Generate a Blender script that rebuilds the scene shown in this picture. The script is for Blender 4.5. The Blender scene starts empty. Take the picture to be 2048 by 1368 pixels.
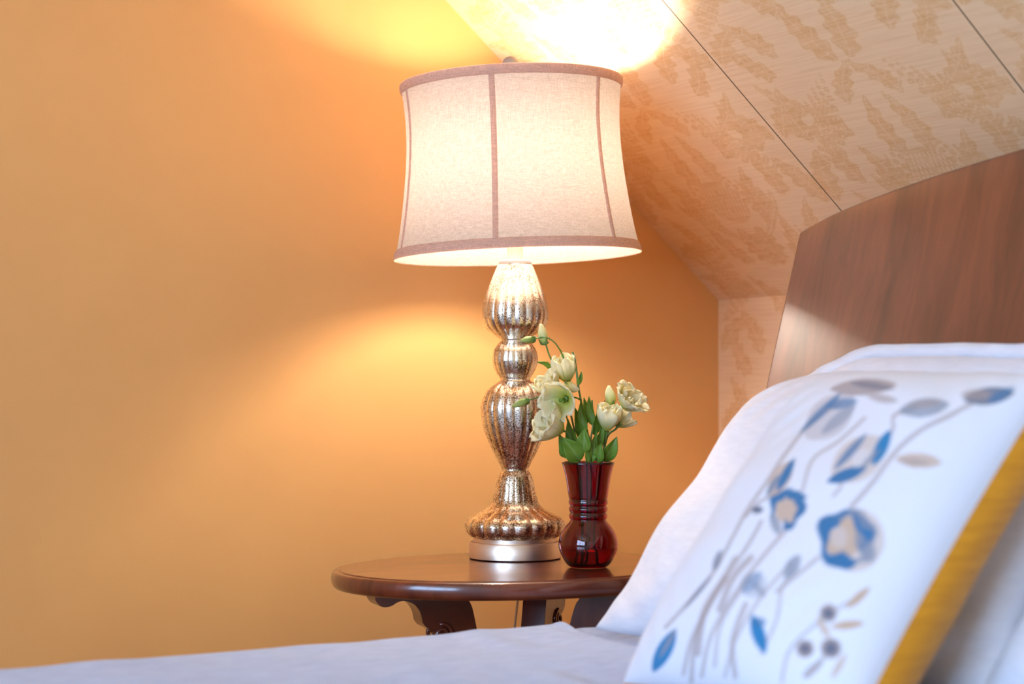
import bpy, bmesh, math, random
import numpy as np
from mathutils import Vector, Matrix, noise, Quaternion

random.seed(7)
S = bpy.context.scene
COL = S.collection
PI = math.pi
sin, cos = math.sin, math.cos

BULB_E = 218.0
WALLY, KNEEX = -.030, -.022     # faces of the painted wall and of the knee wall
WIN_E = 138.0
# ------------------------------------------------------------------ frame of reference
# X runs along the painted wall towards the papered knee wall (X=0), Y into the painted wall (Y=0), floor Z=0
FP = 3615.0                       # focal length in photo pixels
CAMZ = 0.9765
CAM = Vector((-2.144, -2.896, CAMZ))
TH = math.radians(30)
f = Vector((sin(TH), cos(TH), 0)); r = Vector((cos(TH), -sin(TH), 0)); UP = Vector((0, 0, 1))
PITCH = math.atan(91 / FP)

def P(px, py, D):                 # photo pixel at horizontal distance D -> world point
    a = (px - 1024) / FP; b = (py - 684) / FP
    fc = cos(PITCH) + b * sin(PITCH); zc = sin(PITCH) - b * cos(PITCH)
    k = D / fc
    return CAM + f * D + r * (a * k) + UP * (zc * k)

def project(p):                   # world point -> photo pixel
    d = Vector(p) - CAM
    df = d.dot(f); dr = d.dot(r); dz = d.z
    F = cos(PITCH) * df + sin(PITCH) * dz; U = -sin(PITCH) * df + cos(PITCH) * dz
    return 1024 + FP * dr / F, 684 - FP * U / F

# ------------------------------------------------------------------ object helpers
ORG = {}
def props(o, label=None, cat=None, group=None, kind=None):
    if label: o['label'] = label
    if cat: o['category'] = cat
    if group: o['group'] = group
    if kind: o['kind'] = kind
    return o

def thing(name, label, cat, loc, group=None):
    o = bpy.data.objects.new(name, None); COL.objects.link(o)
    o.empty_display_size = 0.05
    o.location = loc; ORG[o] = Vector(loc)
    return props(o, label, cat, group)

def mesh(name, verts, faces, mat, parent=None, origin=None, smooth=True, colors=None, rot=None):
    """verts in world coordinates; the mesh is stored relative to its thing's origin"""
    if parent is not None: org = ORG[parent]
    else: org = Vector(origin) if origin is not None else Vector((0, 0, 0))
    me = bpy.data.meshes.new(name)
    V = np.array([tuple(v) for v in verts], dtype=np.float64) - np.array(org)
    me.from_pydata(V.tolist(), [], [tuple(q) for q in faces])
    me.validate()
    if smooth: me.polygons.foreach_set('use_smooth', [True] * len(me.polygons))
    if colors is not None:
        at = me.color_attributes.new('Col', 'FLOAT_COLOR', 'POINT')
        c = np.ones((len(verts), 4), dtype=np.float32); c[:, :3] = np.array(colors)
        at.data.foreach_set('color', c.ravel())
    me.update()
    o = bpy.data.objects.new(name, me); COL.objects.link(o)
    if mat: me.materials.append(mat)
    ORG[o] = org
    if parent is not None: o.parent = parent
    else: o.location = org
    return o

def fixn(o):
    bm = bmesh.new(); bm.from_mesh(o.data); bmesh.ops.recalc_face_normals(bm, faces=bm.faces); bm.to_mesh(o.data); bm.free()
    return o

def solid(o, t, off=0):
    m = o.modifiers.new('thick', 'SOLIDIFY'); m.thickness = t; m.offset = off
    return o

def bevel(o, w, seg=3, ang=35):
    m = o.modifiers.new('bev', 'BEVEL'); m.width = w; m.segments = seg; m.limit_method = 'ANGLE'; m.angle_limit = math.radians(ang)
    return o

def sharp(o, ang=35):
    bm = bmesh.new(); bm.from_mesh(o.data)
    for e in bm.edges:
        if len(e.link_faces) == 2 and e.calc_face_angle(0) > math.radians(ang): e.smooth = False
    bm.to_mesh(o.data); bm.free()
    return o

def box_geo(a, b):
    (x0, y0, z0), (x1, y1, z1) = a, b
    v = [(x0,y0,z0),(x1,y0,z0),(x1,y1,z0),(x0,y1,z0),(x0,y0,z1),(x1,y0,z1),(x1,y1,z1),(x0,y1,z1)]
    q = [(0,3,2,1),(4,5,6,7),(0,1,5,4),(1,2,6,5),(2,3,7,6),(3,0,4,7)]
    return v, q

def join_geo(*gs):
    V, Q = [], []
    for v, q in gs:
        n = len(V); V += list(v); Q += [tuple(i + n for i in t) for t in q]
    return V, Q

def lathe_geo(prof, n=64, c=(0, 0, 0), rfun=None, closed=False, cap0=False, cap1=False, sx=1, sy=1):
    V, Q = [], []
    for (rad, z) in prof:
        for i in range(n):
            th = 2 * PI * i / n
            rr = rad if rfun is None else rfun(rad, z, th)
            V.append((c[0] + rr * cos(th) * sx, c[1] + rr * sin(th) * sy, c[2] + z))
    m = len(prof); rows = m if closed else m - 1
    for j in range(rows):
        a = j * n; b = ((j + 1) % m) * n
        for i in range(n):
            k = (i + 1) % n
            Q.append((a + i, a + k, b + k, b + i))
    if cap0: Q.append(tuple(reversed(range(n))))
    if cap1: Q.append(tuple(range((m - 1) * n, m * n)))
    return V, Q

def catmull(pts, n=8):
    pts = [Vector(p) for p in pts]; out = []
    for i in range(len(pts) - 1):
        p0 = pts[max(i - 1, 0)]; p1 = pts[i]; p2 = pts[i + 1]; p3 = pts[min(i + 2, len(pts) - 1)]
        for k in range(n):
            t = k / n
            out.append(0.5 * ((2 * p1) + (p2 - p0) * t + (2*p0 - 5*p1 + 4*p2 - p3) * t*t + (3*p1 - p0 - 3*p2 + p3) * t**3))
    out.append(pts[-1]); return out

def tube_geo(pts, rad, n=10, cap=True):
    pts = [Vector(p) for p in pts]
    R = rad if callable(rad) else (lambda t: rad)
    V, Q = [], []
    prev = None
    for i, p in enumerate(pts):
        t = (pts[min(i + 1, len(pts) - 1)] - pts[max(i - 1, 0)]).normalized()
        if prev is None:
            u = t.orthogonal().normalized()
        else:
            u = (prev - t * prev.dot(t)).normalized()
        prev = u; w = t.cross(u)
        rr = R(i / (len(pts) - 1))
        for k in range(n):
            a = 2 * PI * k / n
            V.append(p + (u * cos(a) + w * sin(a)) * rr)
    for i in range(len(pts) - 1):
        for k in range(n):
            l = (k + 1) % n
            Q.append((i*n + k, i*n + l, (i+1)*n + l, (i+1)*n + k))
    if cap:
        Q.append(tuple(reversed(range(n)))); Q.append(tuple(range((len(pts)-1)*n, len(pts)*n)))
    return V, Q

def smooth_prof(pts, n=6):
    c = catmull([(a, b, 0) for a, b in pts], n)
    return [(p.x, p.y) for p in c]

# ------------------------------------------------------------------ material helpers
class NT:
    def __init__(s, name):
        s.m = bpy.data.materials.new(name); s.m.use_nodes = True
        s.t = s.m.node_tree; s.b = s.t.nodes['Principled BSDF']; s.out = s.t.nodes['Material Output']
    def n(s, typ, **kw):
        nd = s.t.nodes.new(typ)
        for k, v in kw.items(): setattr(nd, k, v)
        return nd
    def l(s, a, b): s.t.links.new(a, b)
    def set(s, **kw):
        for k, v in kw.items():
            s.b.inputs[k.replace('_', ' ')].default_value = v
        return s
    def coord(s, kind='Object', scale=(1, 1, 1)):
        tc = s.n('ShaderNodeTexCoord'); mp = s.n('ShaderNodeMapping')
        mp.inputs['Scale'].default_value = scale
        s.l(tc.outputs[kind], mp.inputs['Vector']); return mp.outputs['Vector']
    def noise(s, vec, scale=5, detail=4, rough=.55, dist=0):
        nd = s.n('ShaderNodeTexNoise'); s.l(vec, nd.inputs['Vector'])
        nd.inputs['Scale'].default_value = scale; nd.inputs['Detail'].default_value = detail
        nd.inputs['Roughness'].default_value = rough; nd.inputs['Distortion'].default_value = dist
        return nd.outputs['Fac']
    def ramp(s, fac, stops):
        nd = s.n('ShaderNodeValToRGB'); s.l(fac, nd.inputs['Fac'])
        e = nd.color_ramp.elements
        while len(e) < len(stops): e.new(0.5)
        for k, (p, c) in enumerate(stops):
            e[k].position = p; e[k].color = (*c, 1) if len(c) == 3 else c
        return nd.outputs['Color']
    def mix(s, fac, a, b, mode='MIX'):
        nd = s.n('ShaderNodeMix', data_type='RGBA', blend_type=mode)
        for sock, v in ((nd.inputs['Factor'], fac), (nd.inputs['A'], a), (nd.inputs['B'], b)):
            if isinstance(v, (int, float)): sock.default_value = v
            elif isinstance(v, tuple): sock.default_value = (*v, 1) if len(v) == 3 else v
            else: s.l(v, sock)
        return nd.outputs['Result']
    def math(s, op, a, b=0.0, c=0.0):
        nd = s.n('ShaderNodeMath', operation=op)
        for k, v in enumerate((a, b, c)):
            if isinstance(v, (int, float)): nd.inputs[k].default_value = v
            else: s.l(v, nd.inputs[k])
        return nd.outputs[0]
    def bump(s, h, strength=.2, dist=.002):
        nd = s.n('ShaderNodeBump'); nd.inputs['Strength'].default_value = strength; nd.inputs['Distance'].default_value = dist
        s.l(h, nd.inputs['Height']); s.l(nd.outputs['Normal'], s.b.inputs['Normal']); return nd
    def color(s, c): s.l(c, s.b.inputs['Base Color'])

def plain(name, col, rough=.6, metal=0, **kw):
    m = NT(name); m.set(Base_Color=(*col, 1), Roughness=rough, Metallic=metal, **kw)
    v = m.coord(); nz = m.noise(v, 40, 3)
    m.color(m.mix(m.math('MULTIPLY', nz, .25), col, tuple(c * .8 for c in col)))
    return m.m

# painted wall
WALL_COL = (.86, .435, .140)
m = NT('ochre_paint'); m.set(Roughness=.62, Specular_IOR_Level=.3)
v = m.coord(); big = m.noise(v, 2.2, 4, .6); fine = m.noise(v, 260, 3)
m.color(m.mix(m.ramp(big, [(.35, (0, 0, 0)), (.75, (1, 1, 1))]), WALL_COL, (.80, .39, .124)))
m.bump(m.mix(.5, fine, m.noise(v, 30, 3)), .12, .002)
M_PAINT = m.m

# damask wallpaper; 'Col' holds the motif mask
m = NT('damask_paper'); m.set(Roughness=.55, Specular_IOR_Level=.35)
at = m.n('ShaderNodeAttribute', attribute_name='Col'); sep = m.n('ShaderNodeSeparateColor'); m.l(at.outputs['Color'], sep.inputs['Color'])
v = m.coord(); slub = m.noise(m.coord(scale=(260, 9, 260)), 1, 4, .6)
wear = m.noise(v, 38, 4, .6)
mask = m.math('MULTIPLY', sep.outputs['Red'], m.math('ADD', .12, m.math('MULTIPLY', wear, 1.15)))
ground = m.mix(m.ramp(slub, [(.4, (0, 0, 0)), (.68, (1, 1, 1))]), (.95, .67, .39), (.89, .59, .325))
motif = m.mix(m.ramp(slub, [(.4, (0, 0, 0)), (.66, (1, 1, 1))]), (.86, .52, .235), (.77, .43, .165))
basec = m.mix(mask, ground, motif)
basec = m.mix(m.math('MULTIPLY', sep.outputs['Green'], .75), basec, (.96, .70, .43))
sx = m.n('ShaderNodeSeparateXYZ'); tc = m.n('ShaderNodeTexCoord'); m.l(tc.outputs['Object'], sx.inputs[0])
STRIP = .535
fr = m.math('PINGPONG', sx.outputs['Y'], STRIP / 2)          # 0 at 0, STRIP, ...
yy = m.math('MODULO', m.math('SUBTRACT', -.030, sx.outputs['Y']), STRIP)
near = m.math('MINIMUM', yy, m.math('SUBTRACT', STRIP, yy))
seam = m.math('LESS_THAN', near, .0014)
far_ok = m.math('LESS_THAN', sx.outputs['Y'], -.1)
seam = m.math('MULTIPLY', seam, far_ok)
basec = m.mix(seam, basec, (.16, .09, .04))
m.color(basec); m.bump(m.mix(.5, slub, sep.outputs['Red']), .15, .001)
M_PAPER = m.m

# wood
def wood(name, dark, mid, rough, scale=(4, 4, 40), coat=.5, crough=.12, cior=1.5):
    m = NT(name); m.set(Roughness=rough, Coat_Weight=coat, Coat_Roughness=crough)
    v = m.coord(scale=scale); g = m.noise(v, 1, 6, .62, .6)
    g2 = m.noise(v, 7, 3, .6)
    c = m.mix(m.ramp(g, [(.32, (0, 0, 0)), (.68, (1, 1, 1))]), dark, mid)
    c = m.mix(m.math('MULTIPLY', g2, .35), c, tuple(x * .5 for x in dark))
    m.color(c); m.bump(g2, .05, .001); m.b.inputs['Coat IOR'].default_value = cior
    return m.m
M_HEAD = wood('headboard_wood', (.065, .011, .005), (.23, .054, .023), .45, (9, 22, 3.0), .9, .34, 1.72)
M_TABLE = wood('mahogany', (.095, .015, .007), (.23, .046, .016), .30, (6, 30, 6), .9)
M_FLOOR = wood('floor_wood', (.16, .08, .04), (.30, .17, .09), .4, (3, 26, 3), .2)
M_CREAM = plain('cream_plaster', (.80, .72, .60), .8)
M_WHITEP = plain('white_paint', (.82, .80, .76), .4)

def cloth(name, col, col2, weave=900, streak=(40, 400, 400), bumpd=.0012, strength=.35, sheen=.3):
    m = NT(name); m.set(Roughness=.9, Specular_IOR_Level=.15, Sheen_Weight=sheen)
    v = m.coord(); s1 = m.noise(m.coord(scale=streak), 1, 4, .6); w = m.noise(v, weave, 2)
    m.color(m.mix(m.ramp(s1, [(.35, (0, 0, 0)), (.7, (1, 1, 1))]), col, col2))
    m.bump(m.mix(.4, s1, w), strength, bumpd)
    return m.m
M_PILLOW = cloth('white_cotton', (.76, .78, .84), (.70, .72, .79), 600, (60, 30, 160), .001, .25)
M_COVER = cloth('pale_coverlet', (.48, .58, .82), (.35, .44, .68), 700, (28, 90, 90), .004, .6)
M_SHEET = cloth('white_sheet', (.76, .75, .79), (.70, .70, .75), 500, (40, 40, 40), .001, .25)
M_ORANGE = cloth('ochre_sateen', (.72, .30, .012), (.58, .225, .008), 500, (20, 20, 160), .001, .3)

# embroidered front: 'Col' carries thread colour, its alpha unused; white ground where Col is white
m = NT('embroidered_cotton'); m.set(Roughness=.88, Specular_IOR_Level=.15, Sheen_Weight=.3)
at = m.n('ShaderNodeAttribute', attribute_name='Col')
v = m.coord(); s1 = m.noise(v, 500, 2)
m.color(m.mix(m.math('MULTIPLY', s1, .25), at.outputs['Color'], m.mix(1.0, at.outputs['Color'], (.8, .8, .8), 'MULTIPLY')))
m.bump(s1, .25, .001)
M_EMB = m.m

# mercury glass
m = NT('mercury_glass'); m.set(Metallic=1.0, Roughness=.26, Coat_Weight=1.0, Coat_Roughness=.04)
v = m.coord()
vo = m.n('ShaderNodeTexVoronoi', feature='F1'); m.l(v, vo.inputs['Vector']); vo.inputs['Scale'].default_value = 420; vo.inputs['Randomness'].default_value = 1
wob = m.noise(v, 520, 3, .6); dens = m.noise(v, 34, 3, .6)
spz = m.n('ShaderNodeSeparateXYZ'); m.l(v, spz.inputs[0])
low = m.n('ShaderNodeMapRange'); m.l(spz.outputs['Z'], low.inputs['Value'])
low.inputs['From Min'].default_value = .10; low.inputs['From Max'].default_value = .46; low.inputs['To Min'].default_value = .045; low.inputs['To Max'].default_value = -.05
speck = m.math('ADD', m.math('ADD', m.math('MULTIPLY', wob, .95), m.math('MULTIPLY', dens, .62)), low.outputs[0])
speck = m.math('SUBTRACT', speck, m.math('MULTIPLY', vo.outputs['Distance'], .35))
sp = m.ramp(speck, [(.655, (0, 0, 0)), (.70, (1, 1, 1))])
tint = m.mix(m.noise(v, 18, 3), (.93, .86, .76), (.86, .74, .56))
m.color(m.mix(sp, tint, (.27, .155, .075)))
m.l(m.math('ADD', .17, m.math('MULTIPLY', m.noise(v, 160, 2), .20)), m.b.inputs['Roughness'])
m.bump(m.mix(.5, sp, m.noise(v, 120, 2)), .12, .0006)
M_MERC = m.m

m = NT('brushed_nickel'); m.set(Metallic=1, Roughness=.33, Anisotropic=.6)
v = m.coord(scale=(1, 1, 300)); g = m.noise(v, 6, 3)
m.color(m.mix(g, (.80, .63, .50), (.64, .50, .39))); M_NICK = m.m
M_SOCK = plain('cream_enamel', (.82, .74, .64), .35)

# linen shade: diffuse + translucent, single sheet of fabric
def linen(name, col, trans, tcol, weave=True):
    m = NT(name)
    v = m.coord()
    wa = m.noise(m.coord(scale=(90, 90, 1500)), 1, 3, .6); wb = m.noise(m.coord(scale=(1300, 1300, 60)), 1, 3, .6)
    w = m.math('MULTIPLY', m.math('ADD', wa, wb), .5)
    fac = m.ramp(w, [(.36, (.60, .60, .60)), (.62, (1, 1, 1))])
    d = m.n('ShaderNodeBsdfDiffuse'); t = m.n('ShaderNodeBsdfTranslucent'); mx = m.n('ShaderNodeMixShader')
    m.l(m.mix(1.0, col, fac, 'MULTIPLY'), d.inputs['Color']); m.l(m.mix(1.0, tcol, fac, 'MULTIPLY'), t.inputs['Color'])
    mx.inputs[0].default_value = trans
    m.l(d.outputs[0], mx.inputs[1]); m.l(t.outputs[0], mx.inputs[2]); m.l(mx.outputs[0], m.out.inputs['Surface'])
    return m.m
M_LINEN = linen('linen_shade', (.45, .365, .31), .22, (.44, .34, .275))
M_TRIM = linen('shade_binding', (.90, .63, .50), .45, (.90, .56, .40))

m = NT('bulb_glow'); m.set(Base_Color=(1, 1, 1, 1), Emission_Color=(1, .89, .77, 1), Emission_Strength=BULB_E); M_BULB = m.m

def glassmat(name, col, ior, rough=0.0):
    m = NT(name); m.set(Base_Color=(*col, 1), Transmission_Weight=1.0, IOR=ior, Roughness=rough); return m.m
M_RUBY = glassmat('ruby_glass', (.36, .002, .032), 1.6)
M_WATER = glassmat('water', (.97, .97, .98), 1.33)

# flower materials: 'Col' runs from green throat to cream edge
def petalmat(name, base, tip, base_pos=.05, tip_pos=.6, trans=.35):
    m = NT(name)
    at = m.n('ShaderNodeAttribute', attribute_name='Col'); sp = m.n('ShaderNodeSeparateColor'); m.l(at.outputs['Color'], sp.inputs['Color'])
    vein = m.noise(m.coord(scale=(1, 1, 1)), 220, 3)
    c = m.ramp(sp.outputs['Red'], [(base_pos, base), (tip_pos, tip)])
    c = m.mix(m.math('MULTIPLY', vein, .25), c, m.mix(1.0, c, (.86, .88, .74), 'MULTIPLY'))
    m.color(c); m.set(Roughness=.55, Specular_IOR_Level=.25)
    t = m.n('ShaderNodeBsdfTranslucent'); m.l(c, t.inputs['Color'])
    mx = m.n('ShaderNodeMixShader'); mx.inputs[0].default_value = trans
    m.l(m.b.outputs[0], mx.inputs[1]); m.l(t.outputs[0], mx.inputs[2]); m.l(mx.outputs[0], m.out.inputs['Surface'])
    return m.m
M_PETAL = petalmat('cream_petal', (.60, .64, .07), (.94, .88, .60), .06, .66)
M_BUDW = petalmat('pale_bud', (.40, .50, .06), (.88, .83, .45), .05, .7, .2)
M_BUDG = petalmat('green_bud', (.16, .27, .04), (.42, .45, .13), .05, .9, .1)
m = NT('leaf_green'); m.set(Roughness=.42, Specular_IOR_Level=.4)
v = m.coord(); n1 = m.noise(v, 45, 3); n2 = m.noise(v, 500, 3)
at = m.n('ShaderNodeAttribute', attribute_name='Col'); sp_ = m.n('ShaderNodeSeparateColor'); m.l(at.outputs['Color'], sp_.inputs['Color'])
c = m.mix(n1, (.095, .205, .012), (.21, .37, .028)); c = m.mix(m.math('MULTIPLY', n2, .35), c, (.27, .40, .06))
c = m.mix(m.math('MULTIPLY', sp_.outputs['Red'], .7), c, (.26, .40, .12))
m.color(c); m.bump(n2, .2, .0005)
tb = m.n('ShaderNodeBsdfTranslucent'); m.l(c, tb.inputs['Color']); mx = m.n('ShaderNodeMixShader'); mx.inputs[0].default_value = .25
m.l(m.b.outputs[0], mx.inputs[1]); m.l(tb.outputs[0], mx.inputs[2]); m.l(mx.outputs[0], m.out.inputs['Surface'])
M_LEAF = m.m
M_STEM = plain('stem_green', (.13, .22, .045), .5)

# ------------------------------------------------------------------ the room
KZ = CAMZ + .1715                  # top of the knee wall
SL = .87                           # rise of the sloping ceiling per metre
FLATZ = 2.40
TX = (FLATZ - KZ) / SL
XL, YF = -3.8, -4.4

# painted wall (polygon under the slope), a slab with thickness
poly = [(XL, 0), (KNEEX, 0), (KNEEX, KZ), (KNEEX - TX, FLATZ), (XL, FLATZ)]
V = [(x, WALLY, z) for x, z in poly] + [(x, .12, z) for x, z in poly]
n = len(poly)
Q = [tuple(range(n)), tuple(reversed(range(n, 2 * n)))] + [(i, i + n, (i + 1) % n + n, (i + 1) % n) for i in range(n)]
props(fixn(mesh('wall_back', V, Q, M_PAINT, smooth=False)), 'ochre painted wall behind the lamp and table', kind='structure')

# damask tile: strip wide STRIP, repeat RPT, mirror symmetric
RPT = .62
TN = 180
uu, vv = np.meshgrid((np.arange(TN) + .5) / TN * (STRIP / 2), (np.arange(2 * TN) + .5) / (2 * TN) * RPT, indexing='ij')
def strokes(lst, u, v):
    out = np.full(u.shape, 9.0)
    for pts, w0, w1 in lst:
        c = catmull([(a, b, 0) for a, b in pts], 7)
        for i, p in enumerate(c):
            t = i / (len(c) - 1)
            w = (w0 + (w1 - w0) * t) * (.35 + 1.3 * math.sin(PI * min(1, t * .86 + .1)))
            for dv in (-RPT, 0, RPT):
                out = np.minimum(out, np.hypot(u - p.x, v - p.y - dv) - w)
    return out
sd = np.full(uu.shape, 9.0); ld = np.full(uu.shape, 9.0)
def acanthus(u0, v0, ang, L_, W_, bend=0.0, lobes=4):
    """a lobed leaf with pale ribs"""
    global sd, ld
    a = math.radians(ang)
    for dv in (-RPT, 0, RPT):
        for mir in (1, -1):
            X = (uu * mir - u0); Y = vv - v0 - dv
            x = (X * cos(a) + Y * sin(a)) / L_; y = -X * sin(a) + Y * cos(a)
            y = y - bend * L_ * x * x * 2
            xc = np.clip(x, 0, 1)
            w = W_ * np.sin(PI * xc ** .8) ** .7 * (1 + .22 * np.cos(2 * PI * lobes * xc + 1.0) ) * .98
            d = np.where((x > 0) & (x < 1), np.abs(y) - w, .02)
            sd = np.minimum(sd, d)
            rib = np.abs(np.mod(xc * lobes - np.abs(y) / W_ * .5, 1) - .5) * L_ / lobes - .0006
            rib = np.minimum(rib, np.abs(y) - .0006)
            ld = np.minimum(ld, np.where(d < -.003, rib, 9))
def fan(u0, v0, u1, v1, bow, n, spread):
    """a sheaf of fronds: tan bands parted by pale lines"""
    global sd, ld
    A, B = [], []
    for k in range(n):
        o = (k - (n - 1) / 2) * spread
        pts = [(u0 + o * .25, v0), ((u0 + u1) / 2 + bow + o * .8, (v0 + v1) / 2 - abs(bow) * .3 + o * .5), (u1 + o * 1.9, v1 - o * 1.1)]
        A.append((pts, spread * .36, spread * .62)); B.append((pts, .0009, .0013))
    sd = np.minimum(sd, strokes(A, uu, vv)); ld = np.minimum(ld, strokes(B, uu, vv))
for args in ((.015, .02, 62, .12, .026, .10), (.035, .13, 20, .11, .024, .25), (.13, .05, 75, .10, .022, -.2), (.16, .02, 20, .10, .022, .3), (.255, .06, 120, .10, .022, .2),
             (.13, .17, 50, .13, .027, -.25), (.22, .16, 100, .11, .024, .2), (.01, .24, 80, .10, .030, 0), (.06, .25, 35, .11, .022, .3), (.17, .29, 100, .09, .020, -.3),
             (.25, .28, 150, .10, .022, .2), (.255, .37, 100, .12, .026, .1), (.16, .40, 60, .12, .025, .3), (.09, .36, 100, .11, .022, -.2), (.025, .44, 70, .12, .022, .2),
             (.10, .50, 40, .10, .022, -.3), (.20, .50, 75, .11, .024, .2), (.255, .52, 130, .09, .020, 0), (.06, .56, 100, .09, .020, .3), (.15, .56, 20, .10, .018, .2)):
    acanthus(*args)
fan(.015, .30, .085, .44, .040, 6, .0105); fan(.245, .12, .175, .30, -.035, 6, .010); fan(.24, .44, .11, .60, -.03, 5, .010)
# beaded pomegranate on the axis
bead = []
for row in range(7):
    for k in range(5):
        u0 = .004 + k * .0095 + (row % 2) * .0048; v0 = .365 + row * .0115
        if u0 < .050 - .0010 * (row - 3) ** 2: bead.append(([(u0, v0), (u0 + .0008, v0 + .004), (u0, v0 + .008)], .0012, .0014))
sd = np.minimum(sd, (np.hypot(uu / .052, (vv - .402) / .052) - 1) * .05)
ld = np.minimum(ld, strokes(bead, uu, vv))
TM = np.clip(.5 - sd / .0030, 0, 1); TL = np.clip(.5 - ld / .0020, 0, 1)
def damask(u, v):
    """u across the strips from the painted wall, v along the paper's length"""
    um = np.mod(u, STRIP); um = np.where(um > STRIP / 2, STRIP - um, um)
    um = STRIP / 2 - um                                        # motif axis in the middle of the strip
    i = np.clip((um / (STRIP / 2) * TN).astype(int), 0, TN - 1)
    j = np.mod((v / RPT * 2 * TN).astype(int), 2 * TN)
    return TM[i, j], TL[i, j]

def paper_sheet(name, org, ax_u, len_u, ax_v, us, vs, label, v0=0):
    us = np.array(us); vs = np.array(vs)
    A, B = np.meshgrid(us, vs, indexing='ij')
    org = np.array(org); ax_u = np.array(ax_u); ax_v = np.array(ax_v)
    V = org + A[..., None] * ax_u + B[..., None] * ax_v
    a, b = damask(A, B + v0)
    nu, nv = len(us), len(vs)
    I = np.arange(nu * nv).reshape(nu, nv)
    F = np.stack([I[:-1, :-1], I[1:, :-1], I[1:, 1:], I[:-1, 1:]], -1).reshape(-1, 4)
    C = np.zeros((nu * nv, 3)); C[:, 0] = a.ravel(); C[:, 1] = b.ravel()
    return V.reshape(-1, 3), F, C

def smesh(name, V, F, C, mat, label):
    me = bpy.data.meshes.new(name)
    me.vertices.add(len(V)); me.vertices.foreach_set('co', V.ravel())
    me.loops.add(F.size); me.loops.foreach_set('vertex_index', F.ravel().astype(np.int32))
    me.polygons.add(len(F)); me.polygons.foreach_set('loop_start', np.arange(0, F.size, 4, dtype=np.int32))
    me.update(calc_edges=True)
    at = me.color_attributes.new('Col', 'FLOAT_COLOR', 'POINT')
    c = np.ones((len(V), 4), dtype=np.float32); c[:, :3] = C
    at.data.foreach_set('color', c.ravel())
    me.materials.append(mat)
    o = bpy.data.objects.new(name, me); COL.objects.link(o)
    props(o, label, kind='structure'); return o

sl = math.hypot(1, SL)
upv = (-1 / sl, 0, SL / sl)
us = list(np.arange(0, 1.75, .0026)) + [2.2, 2.8, 3.5, 4.3]
vs = list(np.arange(0, 1.22, .0026)) + [1.4, TX * sl]
V, F_, C = paper_sheet('ceiling', (KNEEX, WALLY, KZ), (0, -1, 0), 0, upv, us, vs, '', .16)
# flat part of the ceiling joined on
n0 = len(V)
V = np.vstack([V, [(KNEEX - TX, WALLY, FLATZ), (KNEEX - TX, YF, FLATZ), (XL, YF, FLATZ), (XL, WALLY, FLATZ)]])
F_ = np.vstack([F_, [(n0, n0 + 1, n0 + 2, n0 + 3)]]); C = np.vstack([C, np.zeros((4, 3))])
smesh('ceiling', V, F_, C, M_PAPER, 'sloping attic ceiling covered in cream and tan damask paper')
us = list(np.arange(0, .9, .0026)) + [2, 3, 4.3]
vs = list(np.arange(0, KZ, .0026)) + [KZ]
V, F_, C = paper_sheet('wall_right', (KNEEX, WALLY, 0), (0, -1, 0), 0, (0, 0, 1), us, vs, '', .16 - KZ)
smesh('wall_right', V, F_, C, M_PAPER, 'low papered knee wall behind the headboard')

# floor, window wall, wall behind the camera
V, Q = box_geo((XL - .12, YF - .12, -.05), (.12, .12, 0))
props(mesh('floor', V, Q, M_FLOOR, smooth=False), 'brown board floor', kind='structure')
V, Q = box_geo((XL, YF - .12, 0), (0, YF, FLATZ))
props(mesh('wall_front', V, Q, M_CREAM, smooth=False), 'cream wall behind the camera', kind='structure')
WY0, WY1, WZ0, WZ1 = -3.75, -1.25, .85, 2.20
V, Q = join_geo(box_geo((XL - .12, YF, 0), (XL, WY0, FLATZ)), box_geo((XL - .12, WY1, 0), (XL, WALLY, FLATZ)),
                box_geo((XL - .12, WY0, 0), (XL, WY1, WZ0)), box_geo((XL - .12, WY0, WZ1), (XL, WY1, FLATZ)))
props(mesh('wall_left', V, Q, M_CREAM, smooth=False), 'cream wall with the window at the foot of the bed', kind='structure')
WCY = (WY0 + WY1) / 2; WCZ = (WZ0 + WZ1) / 2
fw = .05
V, Q = join_geo(box_geo((XL - .08, WY0, WZ0), (XL - .02, WY0 + fw, WZ1)), box_geo((XL - .08, WY1 - fw, WZ0), (XL - .02, WY1, WZ1)),
                box_geo((XL - .08, WY0 + fw, WZ0), (XL - .02, WY1 - fw, WZ0 + fw)), box_geo((XL - .08, WY0 + fw, WZ1 - fw), (XL - .02, WY1 - fw, WZ1)),
                box_geo((XL - .07, WCY - .45, WZ0 + fw), (XL - .03, WCY - .39, WZ1 - fw)), box_geo((XL - .07, WCY + .39, WZ0 + fw), (XL - .03, WCY + .45, WZ1 - fw)), box_geo((XL - .07, WY0 + fw, WCZ - .02), (XL - .03, WY1 - fw, WCZ + .02)))
win = props(mesh('window_1', V, Q, M_WHITEP, smooth=False), 'white framed window at the foot of the bed', kind='structure')
mg = NT('window_glass'); tr = mg.n('ShaderNodeBsdfTransparent'); gl = mg.n('ShaderNodeBsdfGlossy'); gl.inputs['Roughness'].default_value = .02
mx = mg.n('ShaderNodeMixShader'); mx.inputs[0].default_value = .06; mg.l(tr.outputs[0], mx.inputs[1]); mg.l(gl.outputs[0], mx.inputs[2]); mg.l(mx.outputs[0], mg.out.inputs['Surface'])
V, Q = box_geo((XL - .052, WY0 + fw, WZ0 + fw), (XL - .048, WY1 - fw, WZ1 - fw))
mesh('pane', V, Q, mg.m, win, smooth=False)

# ------------------------------------------------------------------ bed
BZ = CAMZ - .333                  # top of the coverlet
BY0, BY1 = -.71, -2.22            # far and near long sides
BX0, BX1 = -.56, -2.50            # head and foot
bed = thing('bed', 'bed with a brown wooden headboard with an arched top and slanted edge', 'bed', (-1.5, -1.46, 0))

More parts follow.
